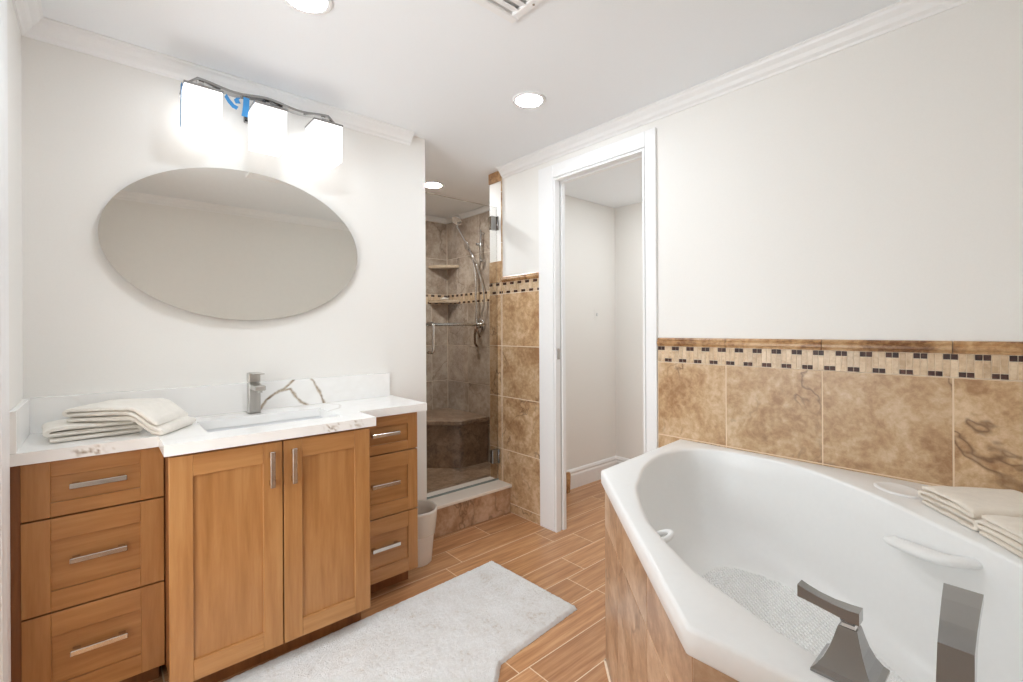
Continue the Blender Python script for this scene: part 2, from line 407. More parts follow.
# closet doorway: casing, jambs, strike plate
d1 = struct(thing('door_1', (XB, 1.6, 0), 'white cased closet doorway between tan tile pier and tub', 'doorway'))
m = MB(); m.box(XB-.014, XB, JY1+.004, 2.04, 0, 2.17, .003); m.box(XB-.014, XB, 1.236, JY0-.004, 0, 2.17, .003); m.box(XB-.014, XB, JY0-.004, JY1+.004, JZ+.004, 2.17, .003)
m.build('casing', TRIM, d1)
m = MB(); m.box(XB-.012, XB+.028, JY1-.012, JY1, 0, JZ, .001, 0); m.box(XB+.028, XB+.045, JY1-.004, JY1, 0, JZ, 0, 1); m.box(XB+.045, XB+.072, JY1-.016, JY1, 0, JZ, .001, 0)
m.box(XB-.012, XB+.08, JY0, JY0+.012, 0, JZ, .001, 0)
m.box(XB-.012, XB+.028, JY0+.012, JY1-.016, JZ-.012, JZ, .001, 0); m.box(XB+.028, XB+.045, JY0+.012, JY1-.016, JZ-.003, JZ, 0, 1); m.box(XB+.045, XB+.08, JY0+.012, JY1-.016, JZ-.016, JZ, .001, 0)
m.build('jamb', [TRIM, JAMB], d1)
tag(MB().box(XB+.002, XB+.022, JY1-.0145, JY1-.012, 1.02, 1.085, .0008).build('strike_plate', SATN, d1), 'satin metal strike plate')
# doorway in the left wall
d2 = struct(thing('door_2', (XL, 1.34, 0), 'white cased doorway at the left edge of the room', 'doorway'))
CP = [(0, 0), (.015, 0), (.018, .02), (.012, .03), (.018, .05), (.020, .085), (.014, .1), (0, .1)]
m = MB()
m.rings([[(XL+o, DY1+.004+t, z) for o, t in CP] for z in (0, 2.15)], smooth=False)
m.rings([[(XL+o, DY0-.004-t, z) for o, t in CP] for z in (0, 2.15)], smooth=False)
m.box(XL, XL+.018, DY0-.004, DY1+.004, DZ+.004, 2.15, .003)
m.build('casing', TRIM, d2)
m = MB(); m.box(XL-.12, XL+.008, DY1-.014, DY1, 0, DZ); m.box(XL-.12, XL+.008, DY0, DY0+.014, 0, DZ); m.box(XL-.12, XL+.008, DY0+.014, DY1-.014, DZ-.014, DZ); m.build('jamb', JAMB, d2)
for z in (.72, .86): MB().box(XL-.03, XL-.005, DY1-.0165, DY1-.014, z, z+.05, .0006).build('strike_plate', SATN, d2)

hall = MB(); HX = -1.5
hall.box(HX-.05, HX, .2, 2.44, 0, ZC); hall.box(HX, XL-.12, .15, .2, 0, ZC); hall.box(HX, XL-.12, 2.44, 2.49, 0, ZC); struct(hall.build('wall_hall', PAINT))
struct(MB().box(HX, -.501, .15, 2.49, -.06, 0).build('floor_hall', FLOORM)); struct(MB().box(HX-.05, -.501, .15, 2.49, ZC, ZC+.06).build('ceiling_hall', CEILP))
# ================================================================ VANITY
def pull(parent, x, y, z, ln, vertical=False):
    m = MB(); w_ = .008
    if vertical:
        m.box(x-w_, x+w_, y-.030, y-.020, z-ln/2, z+ln/2, .0015)
        for s in (-1, 1): m.box(x-w_*.8, x+w_*.8, y-.021, y, z+s*(ln/2-.014)-.009, z+s*(ln/2-.014)+.009, .001)
    else:
        m.box(x-ln/2, x+ln/2, y-.030, y-.020, z-w_, z+w_, .0015)
        for s in (-1, 1): m.box(x+s*(ln/2-.014)-.009, x+s*(ln/2-.014)+.009, y-.021, y, z-w_*.8, z+w_*.8, .001)
    o = m.build('handle', SATN); child(o, parent); return o
def shaker(name, x0, x1, yf, z0, z1, st, rt, rb, parent, grain_h):
    m = MB(); th = .02
    m.box(x0, x0+st, yf, yf+th, z0, z1, .0012, 0); m.box(x1-st, x1, yf, yf+th, z0, z1, .0012, 0)
    m.box(x0+st, x1-st, yf, yf+th, z1-rt, z1, .0012, 1); m.box(x0+st, x1-st, yf, yf+th, z0, z0+rb, .0012, 1)
    m.box(x0+st-.002, x1-st+.002, yf+.008, yf+th-.002, z0+rb-.002, z1-rt+.002, 0, 1 if grain_h else 0)
    return m.build(name, [WV, WH], parent)
def drawer_cabinet(x0, x1, cx0, cx1, label, hx, st):
    c = thing('drawer_cabinet', ((x0+x1)/2, 2.12, 0), label, 'cabinet', 'maple drawer cabinets at both ends of the vanity')
    m = MB(); m.box(cx0, cx1, 1.979, 2.266, .075, .816, .001, 0); m.build('carcass', WD, c)
    MB().box(cx0, cx1-.01, 2.03, 2.05, 0, .075).build('toe_kick', WD, c)
    for z0, z1, rt, rb, hz in ((.646, .812, .046, .042, .733), (.364, .641, .066, .06, .508), (.08, .359, .07, .062, .229)):
        d = shaker('drawer', x0, x1, 1.957, z0, z1, st, rt, rb, c, True)
        pull(d, hx, 1.965, hz, .135)
    return c
dl = drawer_cabinet(-.175, .1595, -.172, .158, 'maple three drawer cabinet at the left, under the folded towels', -.004, .062)
MB().box(XL+.001, -.1745, 1.962, 1.979, .0, .816, .001).build('filler_strip', WD, dl)
drawer_cabinet(.818, 1.123, .818, 1.121, 'maple three drawer cabinet at the right, beside the white bin', .957, .05)
sc_ = thing('sink_cabinet', (.483, 2.0, 0), 'maple two door cabinet under the sink, standing forward of the drawers', 'cabinet')
m = MB(); x0, x1, y0, y1, z0, z1 = .1625, .812, 1.809, 2.266, .08, .816
m.box(x0, x0+.018, y0, y1, z0, z1, .001); m.box(x1-.018, x1, y0, y1, z0, z1, .001); m.box(x0+.018, x1-.018, y0, y1, z0, z0+.018); m.box(x0+.018, x1-.018, y1-.012, y1, z0+.018, z1)
m.box(x0+.018, x1-.018, y0, y0+.02, z1-.03, z1); m.build('carcass', WD, sc_)
MB().box(.1625, .807, 1.872, 1.89, 0, .08).build('toe_kick', WD, sc_)
for x0, x1, hx in ((.158, .4845, .447), (.489, .810, .519)):
    d = shaker('door', x0, x1, 1.787, .088, .807, .062, .068, .064, sc_, False)
    pull(d, hx, 1.787, .718, .125, True)

def vein_dist(p, lines):
    best = 9
    for ln in lines:
        for (ax, ay), (bx, by) in zip(ln[:-1], ln[1:]):
            dx, dy = bx-ax, by-ay; t = max(0, min(1, ((p[0]-ax)*dx+(p[1]-ay)*dy)/(dx*dx+dy*dy)))
            best = min(best, math.hypot(p[0]-ax-t*dx, p[1]-ay-t*dy))
    return best
def add_attr(o, fn):
    at = o.data.attributes.new('vein', 'FLOAT', 'POINT')
    for i, v in enumerate(o.data.vertices): at.data[i].value = fn(v.co)
ct = thing('vanity_countertop', (.485, 2.1, .82), 'white quartz vanity top with brown veins and a forward step at the sink', 'countertop')
SX0, SX1, SY0, SY1, CZ0, CZ1 = .275, .735, 1.885, 2.14, .818, .853
def dense(lo, hi, step, must):
    must = sorted({lo, hi, *must}); out = []
    for p, q in zip(must[:-1], must[1:]):
        n = max(1, round((q-p)/step)); out += [p+(q-p)*i/n for i in range(n)]
    return out+[hi]
xs = dense(XL+.001, 1.161, .006, (.144, .826, SX0, SX1)); ys = dense(1.762, YA-.001, .008, (1.932, SY0, SY1))
def inside(x, y): return (y > 1.932 or .144 < x < .826) and not (SX0 < x < SX1 and SY0 < y < SY1)
bm = bmesh.new(); rl = bm.faces.layers.float.new('rnd'); nz = 5; vd = {}
def gv(i, j, k):
    if (i, j, k) not in vd: vd[i, j, k] = bm.verts.new((xs[i], ys[j], CZ1-(CZ1-CZ0)*k/nz))
    return vd[i, j, k]
cell = {(i, j) for i in range(len(xs)-1) for j in range(len(ys)-1) if inside((xs[i]+xs[i+1])/2, (ys[j]+ys[j+1])/2)}
for i, j in cell:
    bm.faces.new((gv(i, j, 0), gv(i+1, j, 0), gv(i+1, j+1, 0), gv(i, j+1, 0)))
    bm.faces.new((gv(i, j+1, nz), gv(i+1, j+1, nz), gv(i+1, j, nz), gv(i, j, nz)))
    for di, dj, p, q in ((0, -1, (i, j), (i+1, j)), (1, 0, (i+1, j), (i+1, j+1)), (0, 1, (i+1, j+1), (i, j+1)), (-1, 0, (i, j+1), (i, j))):
        if (i+di, j+dj) not in cell:
            for k in range(nz): bm.faces.new((gv(*p, k), gv(*p, k+1), gv(*q, k+1), gv(*q, k)))
mb = MB(); mb.bm.free(); mb.bm = bm; slab = mb.build('slab', QZ, ct)
edge_marks = ((-.022, 1.932, .05, .020), (.030, 1.932, .012, .010), (.655, 1.762, .038, .022), (.745, 1.762, .030, .020), (.835, 1.932, .02, .02), (.10, 1.932, .010, .006))
TOPV = [[(.80, 2.27), (.84, 2.18), (.80, 2.08), (.72, 2.02)], [(.30, 2.22), (.46, 2.235)], [(.72, 2.25), (.66, 2.235)]]
def slab_vein(p):
    v = 0
    if p.z < CZ1-.002:
        for x, y, rx, rz in edge_marks:
            if abs(p.y-y) < .002:
                q = math.hypot((p.x-x)/rx, (p.z-.835)/rz); n = 1-abs(noise.noise(Vector((p.x*55, y*7, p.z*75))))*5.5
                v = max(v, min(1, max(0, n))*min(1, 2.2*(1-q))) if q < 1 else v
    else:
        d = vein_dist((p.x+.01*noise.noise(p*14), p.y), TOPV); v = max(0, 1-d/.008)*.45
    return v
add_attr(slab, slab_vein)
bs = MB(); nx, nzz = 300, 36; bx0, bx1, bz0, bz1, by = XL+.017, 1.142, .8535, .974, 2.27
g = [[bs.bm.verts.new((bx0+(bx1-bx0)*i/nx, by, bz0+(bz1-bz0)*j/nzz)) for j in range(nzz+1)] for i in range(nx+1)]
for i in range(nx):
    for j in range(nzz): bs.bm.faces.new((g[i][j], g[i+1][j], g[i+1][j+1], g[i][j+1]))
yb_ = YA-.001
for q in ([(bx0, by, bz1), (bx1, by, bz1), (bx1, yb_, bz1), (bx0, yb_, bz1)], [(bx0, by, bz0), (bx1, by, bz0), (bx1, yb_, bz0), (bx0, yb_, bz0)], [(bx0, by, bz0), (bx0, yb_, bz0), (bx0, yb_, bz1), (bx0, by, bz1)],
          [(bx1, by, bz0), (bx1, yb_, bz0), (bx1, yb_, bz1), (bx1, by, bz1)], [(bx0, yb_, bz0), (bx1, yb_, bz0), (bx1, yb_, bz1), (bx0, yb_, bz1)]): bs.poly(q)
bmesh.ops.remove_doubles(bs.bm, verts=bs.bm.verts[:], dist=.00001)
bso = bs.build('backsplash', QZ, ct)
BV = [[(.520, .850), (.553, .896), (.586, .919), (.621, .934), (.646, .956), (.668, .978)], [(.600, .927), (.650, .934), (.671, .900), (.696, .870), (.725, .852)], [(.742, .978), (.770, .929), (.786, .894), (.803, .852)]]
def bs_vein(p):
    if p.y > by+.001 and p.z < bz1-.001: return 0
    d = vein_dist((p.x+.004*noise.noise(p*60), p.z), BV); wd = .0055+.003*noise.noise(p*35)
    return max(0, min(1, 1.4-d/wd)) if d < .02 else 0
add_attr(bso, bs_vein)
MB().box(XL+.001, XL+.017, 1.934, YA-.021, .8535, .974, .001).build('side_splash', QZ, ct)
# sink
sk = thing('sink_basin', (.505, 2.01, .70), 'white rectangular undermount sink set into the quartz top', 'sink')
m = MB(); zt = .8175
def rr(x0, x1, y0, y1, r, z, n=6):
    o = []
    for cx, cy, a0 in ((x1-r, y1-r, 0), (x0+r, y1-r, 90), (x0+r, y0+r, 180), (x1-r, y0+r, 270)):
        for k in range(n+1): t = math.radians(a0+90*k/n); o.append((cx+r*math.cos(t), cy+r*math.sin(t), z))
    return o
E_ = .004
m.rings([rr(SX0-.03, SX1+.03, SY0-.03, SY1+.03, .03, zt-.012), rr(SX0-.03, SX1+.03, SY0-.03, SY1+.03, .03, zt), rr(SX0-E_, SX1+E_, SY0-E_, SY1+E_, .012, zt),
         rr(SX0, SX1, SY0, SY1, .02, zt-.03), rr(SX0+.006, SX1-.006, SY0+.006, SY1-.006, .025, .735), rr(SX0+.02, SX1-.02, SY0+.02, SY1-.02, .03, .71), rr(SX0+.05, SX1-.05, SY0+.05, SY1-.05, .03, .704)], caps=(False, True))
m.build('bowl', CER, sk)
m = MB(); m.lathe([(.024, .7045), (.024, .707), (.018, .708), (.016, .7055)], .505, 2.01, 24); m.build('drain', CHR, sk)
m = MB(); m.tube([(SX0+.0005, 2.06, .80), (SX0+.004, 2.06, .80)], .007, 16); m.build('overflow_hole', BRZ, sk)
# faucet
fc = thing('faucet', (.485, 2.2, .853), 'square brushed nickel single lever faucet behind the sink', 'faucet')
m = MB(); m.box(.461, .509, 2.176, 2.224, .8532, .857, .001); m.box(.463, .507, 2.178, 2.222, .857, .982, .003, seg=2); m.build('body', NICK, fc)
m = MB(); m.prism([(2.180, .984), (2.222, .984), (2.222, 1.022), (2.180, 1.022)], .463, .507, bev=.002)
for v in m.bm.verts: v.co = Vector((v.co.z, v.co.x, v.co.y))
m.box(.466, .504, 2.10, 2.2, 1.0215, 1.0255, .001); m.build('lever', NICK, fc)
m = MB(); m.box(.465, .505, 2.085, 2.182, .957, .977, .003); m.tube([(.485, 2.103, .957), (.485, 2.103, .948)], .011, 16); m.build('spout', NICK, fc)

# ---------------------------------------------------------------- towels
def folded_towel(name, ln, wd, layers, t, mat, loc, rot, label, group, seed, lift=None, curl=.0, wav=.004):
    """a ribbon folded back and forth: profile in x-z, extruded along y, softly crumpled"""
    pts = []; nseg = 12; gap = t*1.12
    for k in range(layers):
        z = t/2+k*gap; d = 1 if k % 2 == 0 else -1
        e = (ln/2)*(1-.03*k)
        for i in range(nseg+1):
            x = d*(-e+2*e*i/nseg); pts.append((x, z))
        if k < layers-1:
            for i in range(1, 6):
                th = math.pi*i/6; pts.append((d*(e+math.sin(th)*gap*.6), z+gap/2-math.cos(th)*gap/2))
    P = [Vector((x, 0, z)) for x, z in pts]; ny = 28; m = MB(); rs = []
    offs = []
    for i, p in enumerate(P):
        tg = (P[min(i+1, len(P)-1)]-P[max(i-1, 0)]).normalized(); offs.append(Vector((-tg.z, 0, tg.x)))
    ringp = [(p, o*(t*.47)) for p, o in zip(P, offs)]
    loop = [p+o for p, o in ringp]+[p-o for p, o in ringp[::-1]]
    lay = [k for k in range(len(P))]; n = len(P)
    for j in range(ny+1):
        v = -1+2*j/ny; yy = v*wd/2; ring = []
        endf = 1-max(0, abs(v)-.9)/.1*.35
        for q, p in enumerate(loop):
            src = P[q if q < n else 2*n-1-q]
            zz = src.z+(p.z-src.z)*(endf)
            hfrac = zz/(layers*gap)
            nn = noise.noise(Vector((p.x*9+seed, yy*9, src.z*40+seed)))
            n2 = noise.noise(Vector((p.x*26, yy*26+seed, src.z*30)))
            px = p.x+nn*.006*hfrac+wd*.015*noise.noise(Vector((yy*6+seed, src.z*70, 3)))
            py = yy*(1+.03*noise.noise(Vector((src.z*90, seed, p.x*4))))+n2*.003
            pz = zz+(nn*wav*1.3+n2*wav*.6)*hfrac
            sag = .35*max(0, abs(p.x)/(ln/2)-.72)*layers*gap*hfrac
            pz = max(.001, pz-sag*.55)
            if lift: pz += lift(px, py)
            ring.append((px, py, pz))
        rs.append(ring)
    m.rings(rs, caps=(True, True))
    xf = Matrix.Translation(loc) @ Matrix.Rotation(rot, 4, 'Z')
    o = m.build(name, mat, smooth_angle=80); o.location = loc; o.rotation_euler = (0, 0, rot)
    return tag(o, label, 'towel', group)
GT = 'folded towels on the vanity top'
folded_towel('folded_towel', .21, .19, 3, .0155, TOWEL, (-.02, 2.125, .8535), math.radians(4), 'cream towel folded flat on the vanity top, the lower one partly covered', GT, 3.1)
sm = lambda x: max(0, min(1, x))**2*(3-2*max(0, min(1, x)))
folded_towel('folded_towel', .27, .20, 3, .0150, TOWEL, (.085, 2.085, .8535), math.radians(-33), 'cream towel draped over the other one, folded edges toward the sink', GT, 8.4,
             lift=lambda x, y: .053*sm((.13-x)/.085))

# ---------------------------------------------------------------- mirror
mr = thing('oval_mirror', (.4805, YA, 1.245), 'large oval frameless mirror on the wall above the vanity', 'mirror')
N = 96
def ell(s, y, d=0): return [(.4805+(.4845*s-d)*math.cos(2*math.pi*k/N), y, 1.5645+(.3195*s-d)*math.sin(2*math.pi*k/N)) for k in range(N)]
m = MB(); m.rings([ell(1, 2.272), ell(1, 2.2625)], smooth=False); m.build('glass', MIRR, mr)
m = MB(); m.rings([ell(.9, YA-.001), ell(.9, 2.2725)], smooth=False); m.build('backing', BLACK, mr)

# ---------------------------------------------------------------- vanity light
vl = thing('vanity_light', (.535, YA, 2.0), 'three shade bath light bar above the oval mirror, middle shade unlit with added glow', 'light')
YS = 2.165
m = MB(); m.box(.47, .61, 2.276, YA-.001, 2.10, 2.175, .003); m.box(.525, .548, YS+.01, 2.277, 2.152, 2.168, .002); m.build('wall_plate', DCH, vl)
m = MB(); path = [(.235, 2.128), (.285, 2.172), (.41, 2.158), (.535, 2.172), (.66, 2.158), (.785, 2.172), (.835, 2.128)]
pp = []
for (x0, z0), (x1, z1) in zip(path[:-1], path[1:]):
    for i in range(8): t = i/8; pp.append((x0+(x1-x0)*t, z0+(z1-z0)*(t if abs(z1-z0) > .03 else sm(t))))
pp.append(path[-1])
m.rings([[(x, YS-.018, z-.005), (x, YS+.018, z-.005), (x, YS+.018, z+.005), (x, YS-.018, z+.005)] for x, z in pp], smooth=False)
for x in (.30, .535, .77): m.box(x-.008, x+.008, YS-.008, YS+.008, 2.13, 2.16)
m.build('bar', DCH, vl)
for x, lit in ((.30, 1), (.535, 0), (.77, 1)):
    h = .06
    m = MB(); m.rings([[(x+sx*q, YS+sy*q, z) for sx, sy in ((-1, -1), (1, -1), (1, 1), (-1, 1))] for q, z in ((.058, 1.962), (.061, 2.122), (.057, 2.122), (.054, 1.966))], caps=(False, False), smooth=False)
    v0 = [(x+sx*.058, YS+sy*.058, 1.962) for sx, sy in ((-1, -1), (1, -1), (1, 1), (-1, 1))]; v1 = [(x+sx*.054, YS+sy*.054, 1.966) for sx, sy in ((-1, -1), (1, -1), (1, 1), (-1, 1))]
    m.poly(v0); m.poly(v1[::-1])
    sh = m.build('shade', LITSH if lit else OFFSH, vl); tag(sh, 'lit frosted glass shade' if lit else 'unlit frosted glass shade with added glow')
    m = MB(); m.box(x-.064, x+.064, YS-.064, YS+.064, 2.1225, 2.131, .001); child(m.build('shade_cap', DCH), sh)
GTP = 'bits of blue masking tape on the bath light'
def tape(pts, w_, label, along=Vector((0, 1, 0))):
    m = MB(); a_ = along.normalized()*(w_/2); rs = []
    pts = [Vector(p) for p in pts]
    for i, p in enumerate(pts):
        tg = (pts[min(i+1, len(pts)-1)]-pts[max(i-1, 0)]).normalized(); nn = tg.cross(a_).normalized()*.0006
        rs.append([p-a_-nn, p+a_-nn, p+a_+nn, p-a_+nn])
    m.rings(rs, smooth=False); return tag(m.build('masking_tape', TAPE), label, 'tape', GTP)
tape([(x, YS, z+.0062) for x, z in pp[10:46]], .026, 'long blue masking tape strip along the top of the light bar')
tape([(.2325, YS-.03, 2.128), (.2315, YS-.03, 2.05), (.231, YS-.028, 1.97)], .028, 'thin blue masking tape strip hanging down left of the leftmost shade')
tape([(.378, YS-.02, 2.135), (.39, YS-.022, 2.115), (.405, YS-.021, 2.10), (.42, YS-.02, 2.096)], .016, 'curled blue masking tape scrap just right of the leftmost shade', Vector((.5, 0, 1)))
tape([(.452, YS-.021, 2.148), (.45, YS-.023, 2.11), (.445, YS-.02, 2.07)], .022, 'short blue masking tape tail hanging left of the middle shade', Vector((1, 0, 0)))
tape([(.425, YS-.021, 2.140), (.415, YS-.024, 2.128), (.422, YS-.022, 2.115)], .018, 'small blue masking tape flag between the left and middle shades', Vector((1, 0, .3)))

# ---------------------------------------------------------------- recessed lights, vent
def can(x, y, z, label, lens=None):
    o = thing('recessed_light', (x, y, z), label, 'light', 'recessed ceiling lights')
    m = MB(); m.lathe([(.062, z-.0005), (.078, z-.0005), (.080, z-.003), (.074, z-.007), (.062, z-.005)], x, y, 40, caps=(False, False)); m.build('trim_ring', TRIM, o)
    m = MB(); m.lathe([(.0625, z-.0008), (.0625, z-.004), (.055, z-.0055)], x, y, 40); m.build('lens', lens or CANE, o); return o
can(1.504, 1.582, ZC, 'round lit ceiling light near the middle of the room, before the closet doorway')
can(.502, 1.56, ZC, 'round lit ceiling light above the vanity, cut by the top of the picture')
can(1.846, 2.971, ZC, 'round lit ceiling light over the shower', CANS)
can(2.75, 1.65, ZCL, 'round ceiling light added out of view inside the closet', CANC)  # added lamp, out of view, to light the closet
vt = thing('ceiling_vent', (.915, 1.055, ZC), 'white slatted air vent in the ceiling at the top edge', 'vent')
vx0, vx1, vy0, vy1 = .755, 1.075, .90, 1.212; zv = ZC-.0008
m = MB(); fw = .032
for b in ((vx0, vx1, vy0, vy0+fw), (vx0, vx1, vy1-fw, vy1), (vx0, vx0+fw, vy0+fw, vy1-fw), (vx1-fw, vx1, vy0+fw, vy1-fw)): m.box(*b, zv-.012, zv, .003)
m.build('frame', TRIM, vt)
MB().box(vx0+fw, vx1-fw, vy0+fw, vy1-fw, zv-.002, zv).build('duct_back', plain('grey_duct', lin(205, 204, 202), .7), vt)
for k in range(7):
    yy = vy0+fw+.018+k*.0345
    m = MB(); m.rings([[(x, yy-.014, zv-.011), (x, yy+.012, zv-.003), (x, yy+.014, zv-.0045), (x, yy-.012, zv-.0125)] for x in (vx0+fw, vx1-fw)], smooth=False); m.build('slat', TRIM, vt)
m = MB(); m.lathe([(.004, zv-.0118), (.004, zv-.014)], vx1-.014, vy1-.12, 12); m.build('screw', DCH, vt)

# ================================================================ SHOWER
sd = thing('shower_door', (1.69, 2.48, .18), 'frameless clear glass shower door above the stone curb', 'door')
YG = 2.44
m = MB(); m.box(XE+.012, XB-.014, YG-.005, YG+.005, .196, 2.02, 0); m.build('glass_panel', GLASS, sd)
m = MB(); m.box(XE+.003, XB-.012, YG-.007, YG+.007, .1885, .196); m.build('bottom_sweep', GEDGE, sd)
for z in (.35, 1.91):
    m = MB(); m.box(XB-.07, XB-.010, YG-.016, YG+.016, z-.045, z+.045, .003); m.tube([(XB-.018, YG-.018, z-.046), (XB-.018, YG-.018, z+.046)], .007, 10); m.build('hinge', DCH, sd)
def arc(pts, rad=.02, n=6):
    """round the corners of a polyline"""
    P = [Vector(p) for p in pts]; o = [P[0]]
    for i in range(1, len(P)-1):
        a_ = P[i]+(P[i-1]-P[i]).normalized()*rad; b_ = P[i]+(P[i+1]-P[i]).normalized()*rad
        for k in range(n+1): t = k/n; o.append(a_*(1-t)**2+P[i]*2*t*(1-t)+b_*t*t)
    return o+[P[-1]]
m = MB(); m.tube(arc([(1.475, YG-.004, 1.238), (1.475, YG-.062, 1.238), (1.475, YG-.062, 1.064), (1.475, YG-.004, 1.064)], .025), .0095, 12)
m.build('handle', SATN, sd)
m = MB(); m.tube(arc([(1.475, YG+.004, 1.232), (1.475, YG+.06, 1.232), (1.90, YG+.06, 1.232), (1.90, YG+.004, 1.232)], .02), .0095, 12); m.build('towel_bar', SATN, sd)
# bench in the corner
sb = thing('shower_bench', (2.2, 3.5, .06), 'brown stone corner bench seat inside the shower', 'bench')
BP = [(SX-.009, 3.18), (2.22, 3.18), (1.60, 3.80), (SX-.009, 3.80)]
m = MB(); m.prism(BP, .0585, .415); m.build('base', STONEF, sb)
BT = [(SX-.009, 3.15), (2.208, 3.15), (1.56, 3.80), (SX-.009, 3.80)]
m = MB(); m.prism(BT, .4155, .452, bev=.006); m.build('seat_slab', STONEF, sb)
# corner shelves
for z, lab in ((1.80, 'cream corner shelf in the shower, the upper one'), (1.475, 'cream corner shelf in the shower, the lower one with the soap')):
    R0 = .205; cx, cy = SX-.0085, SY-.0085
    pts = [(cx, cy)]+[(cx-R0*math.cos(t*math.pi/2/10)*(1-.16*math.sin(t*math.pi/10)), cy-R0*math.sin(t*math.pi/2/10)*(1-.16*math.sin(t*math.pi/10))) for t in range(11)]
    m = MB(); m.prism(pts, z-.026, z, bev=.005); o = m.build('corner_shelf', SHELF); tag(o, lab, 'shelf', 'corner shelves in the shower')
m = MB(); m.lathe([(.012, 1.4755), (.034, 1.479), (.040, 1.487), (.034, 1.496), (.015, 1.500)], 2.43, 3.72, 24); tag(m.build('soap_bar', SOAP), 'white soap bar on the lower corner shelf of the shower', 'soap')
# hand shower set on right wall
XW = SX-.009
sh = thing('shower_set', (XW, 3.27, 1.2), 'chrome shower set on the tiled shower wall with arm, hand shower and hose', 'shower')
m = MB(); m.tube([(XW, 3.27, 1.235), (XW-.012, 3.27, 1.235), (XW-.014, 3.27, 1.235)], [.062, .062, .05], 28); m.tube([(XW-.014, 3.27, 1.235), (XW-.06, 3.27, 1.235)], .024, 20); m.build('valve', CHR, sh)
m = MB(); m.tube([(XW-.05, 3.27, 1.225), (XW-.055, 3.285, 1.15), (XW-.05, 3.29, 1.08), (XW-.045, 3.265, 1.05)], [.013, .011, .010, .009], 12); m.tube([(XW-.05, 3.26, 1.215), (XW-.055, 3.235, 1.17), (XW-.05, 3.215, 1.13)], [.011, .009, .008], 12)
tag(m.build('lever', BRZ, sh), 'bronze lever under the valve')
m = MB(); m.tube([(XW, 3.26, 1.94), (XW-.05, 3.26, 1.94)], .012, 14); m.tube([(XW, 3.26, 1.94), (XW-.006, 3.26, 1.94)], .028, 20)
hp = [(XW-.05, 3.27, 1.235), (XW-.055, 3.265, 1.5), (XW-.055, 3.275, 1.70), (XW-.07, 3.32, 1.88), (XW-.09, 3.385, 1.99), (XW-.12, 3.44, 2.10), (XW-.125, 3.445, 2.13)]
def smooth_path(P, n=8):
    P = [Vector(p) for p in P]; o = []
    for i in range(len(P)-1):
        p0, p1, p2, p3 = P[max(i-1, 0)], P[i], P[i+1], P[min(i+2, len(P)-1)]
        for k in range(n):
            t = k/n; o.append(.5*((2*p1)+(p2-p0)*t+(2*p0-5*p1+4*p2-p3)*t*t+(3*p1-p0-3*p2+p3)*t**3))
    return o+[P[-1]]
m.tube(smooth_path(hp), .011, 12); m.build('riser', CHR, sh)
m = MB()
def disc_head(m, c_, ax, r, th):
    c_, ax = Vector(c_), Vector(ax).normalized(); m.tube([c_-ax*th*2.2, c_-ax*th, c_, c_+ax*th*.4], [r*.35, r*.85, r, r*.95], 24)
disc_head(m, (XW-.135, 3.43, 2.165), (-.55, -.15, -.8), .05, .02); m.build('shower_head', CHR, sh)
m = MB(); disc_head(m, (XW-.11, 3.33, 1.93), (-.9, .3, -.3), .045, .012); m.tube([(XW-.10, 3.33, 1.925), (XW-.08, 3.27, 1.83), (XW-.07, 3.235, 1.76)], [.014, .012, .011], 12); m.build('hand_shower', CHR, sh)
m = MB(); m.tube([(XW, 3.215, 2.03), (XW-.035, 3.215, 2.03)], .013, 14); m.tube([(XW-.035, 3.215, 2.06), (XW-.035, 3.225, 1.75)], .009, 12); m.tube([(XW, 3.2, 1.79), (XW-.06, 3.2, 1.79)], .011, 12); m.build('slide_bar', CHR, sh)
m = MB(); m.tube(smooth_path([(XW-.07, 3.235, 1.76), (XW-.05, 3.19, 1.60), (XW-.045, 3.16, 1.46), (XW-.045, 3.20, 1.33), (XW-.05, 3.25, 1.25)]), .0065, 10); m.build('hose', NICK, sh)

# ================================================================ SMALL ITEMS
tc = thing('waste_bin', (1.232, 2.16, 0), 'white waste bin with a plastic liner between vanity and shower curb', 'bin')
m = MB(); bx, by_ = 1.232, 2.16
m.lathe([(.074, .0), (.077, .004), (.099, .262), (.102, .266), (.102, .271), (.097, .271), (.072, .008)], bx, by_, 40, caps=(True, True)); m.build('bucket', PLAST, tc)
m = MB(); rs = []
for r, z in ((.075, .16), (.079, .20), (.083, .235), (.0865, .272)): pass
N = 56
def film(r, z, amp, ph): return [(bx+(r+amp*noise.noise(Vector((3*math.cos(6.283*k/N), 3*math.sin(6.283*k/N), ph))))*math.cos(6.283*k/N), by_+(r+amp*noise.noise(Vector((3*math.cos(6.283*k/N), 3*math.sin(6.283*k/N), ph))))*math.sin(6.283*k/N),
                                 z+amp*2.2*noise.noise(Vector((2*math.cos(6.283*k/N), 2*math.sin(6.283*k/N), ph+5)))) for k in range(N)]
m.rings([film(.094, .15, .004, 1), film(.099, .19, .004, 2), film(.1035, .23, .003, 3), film(.1075, .264, .002, 4), film(.105, .278, .002, 4), film(.096, .276, .002, 4), film(.090, .24, .004, 6), film(.08, .15, .006, 7), film(.06, .06, .006, 8)], caps=(False, False))
m.build('liner', LINER, tc)
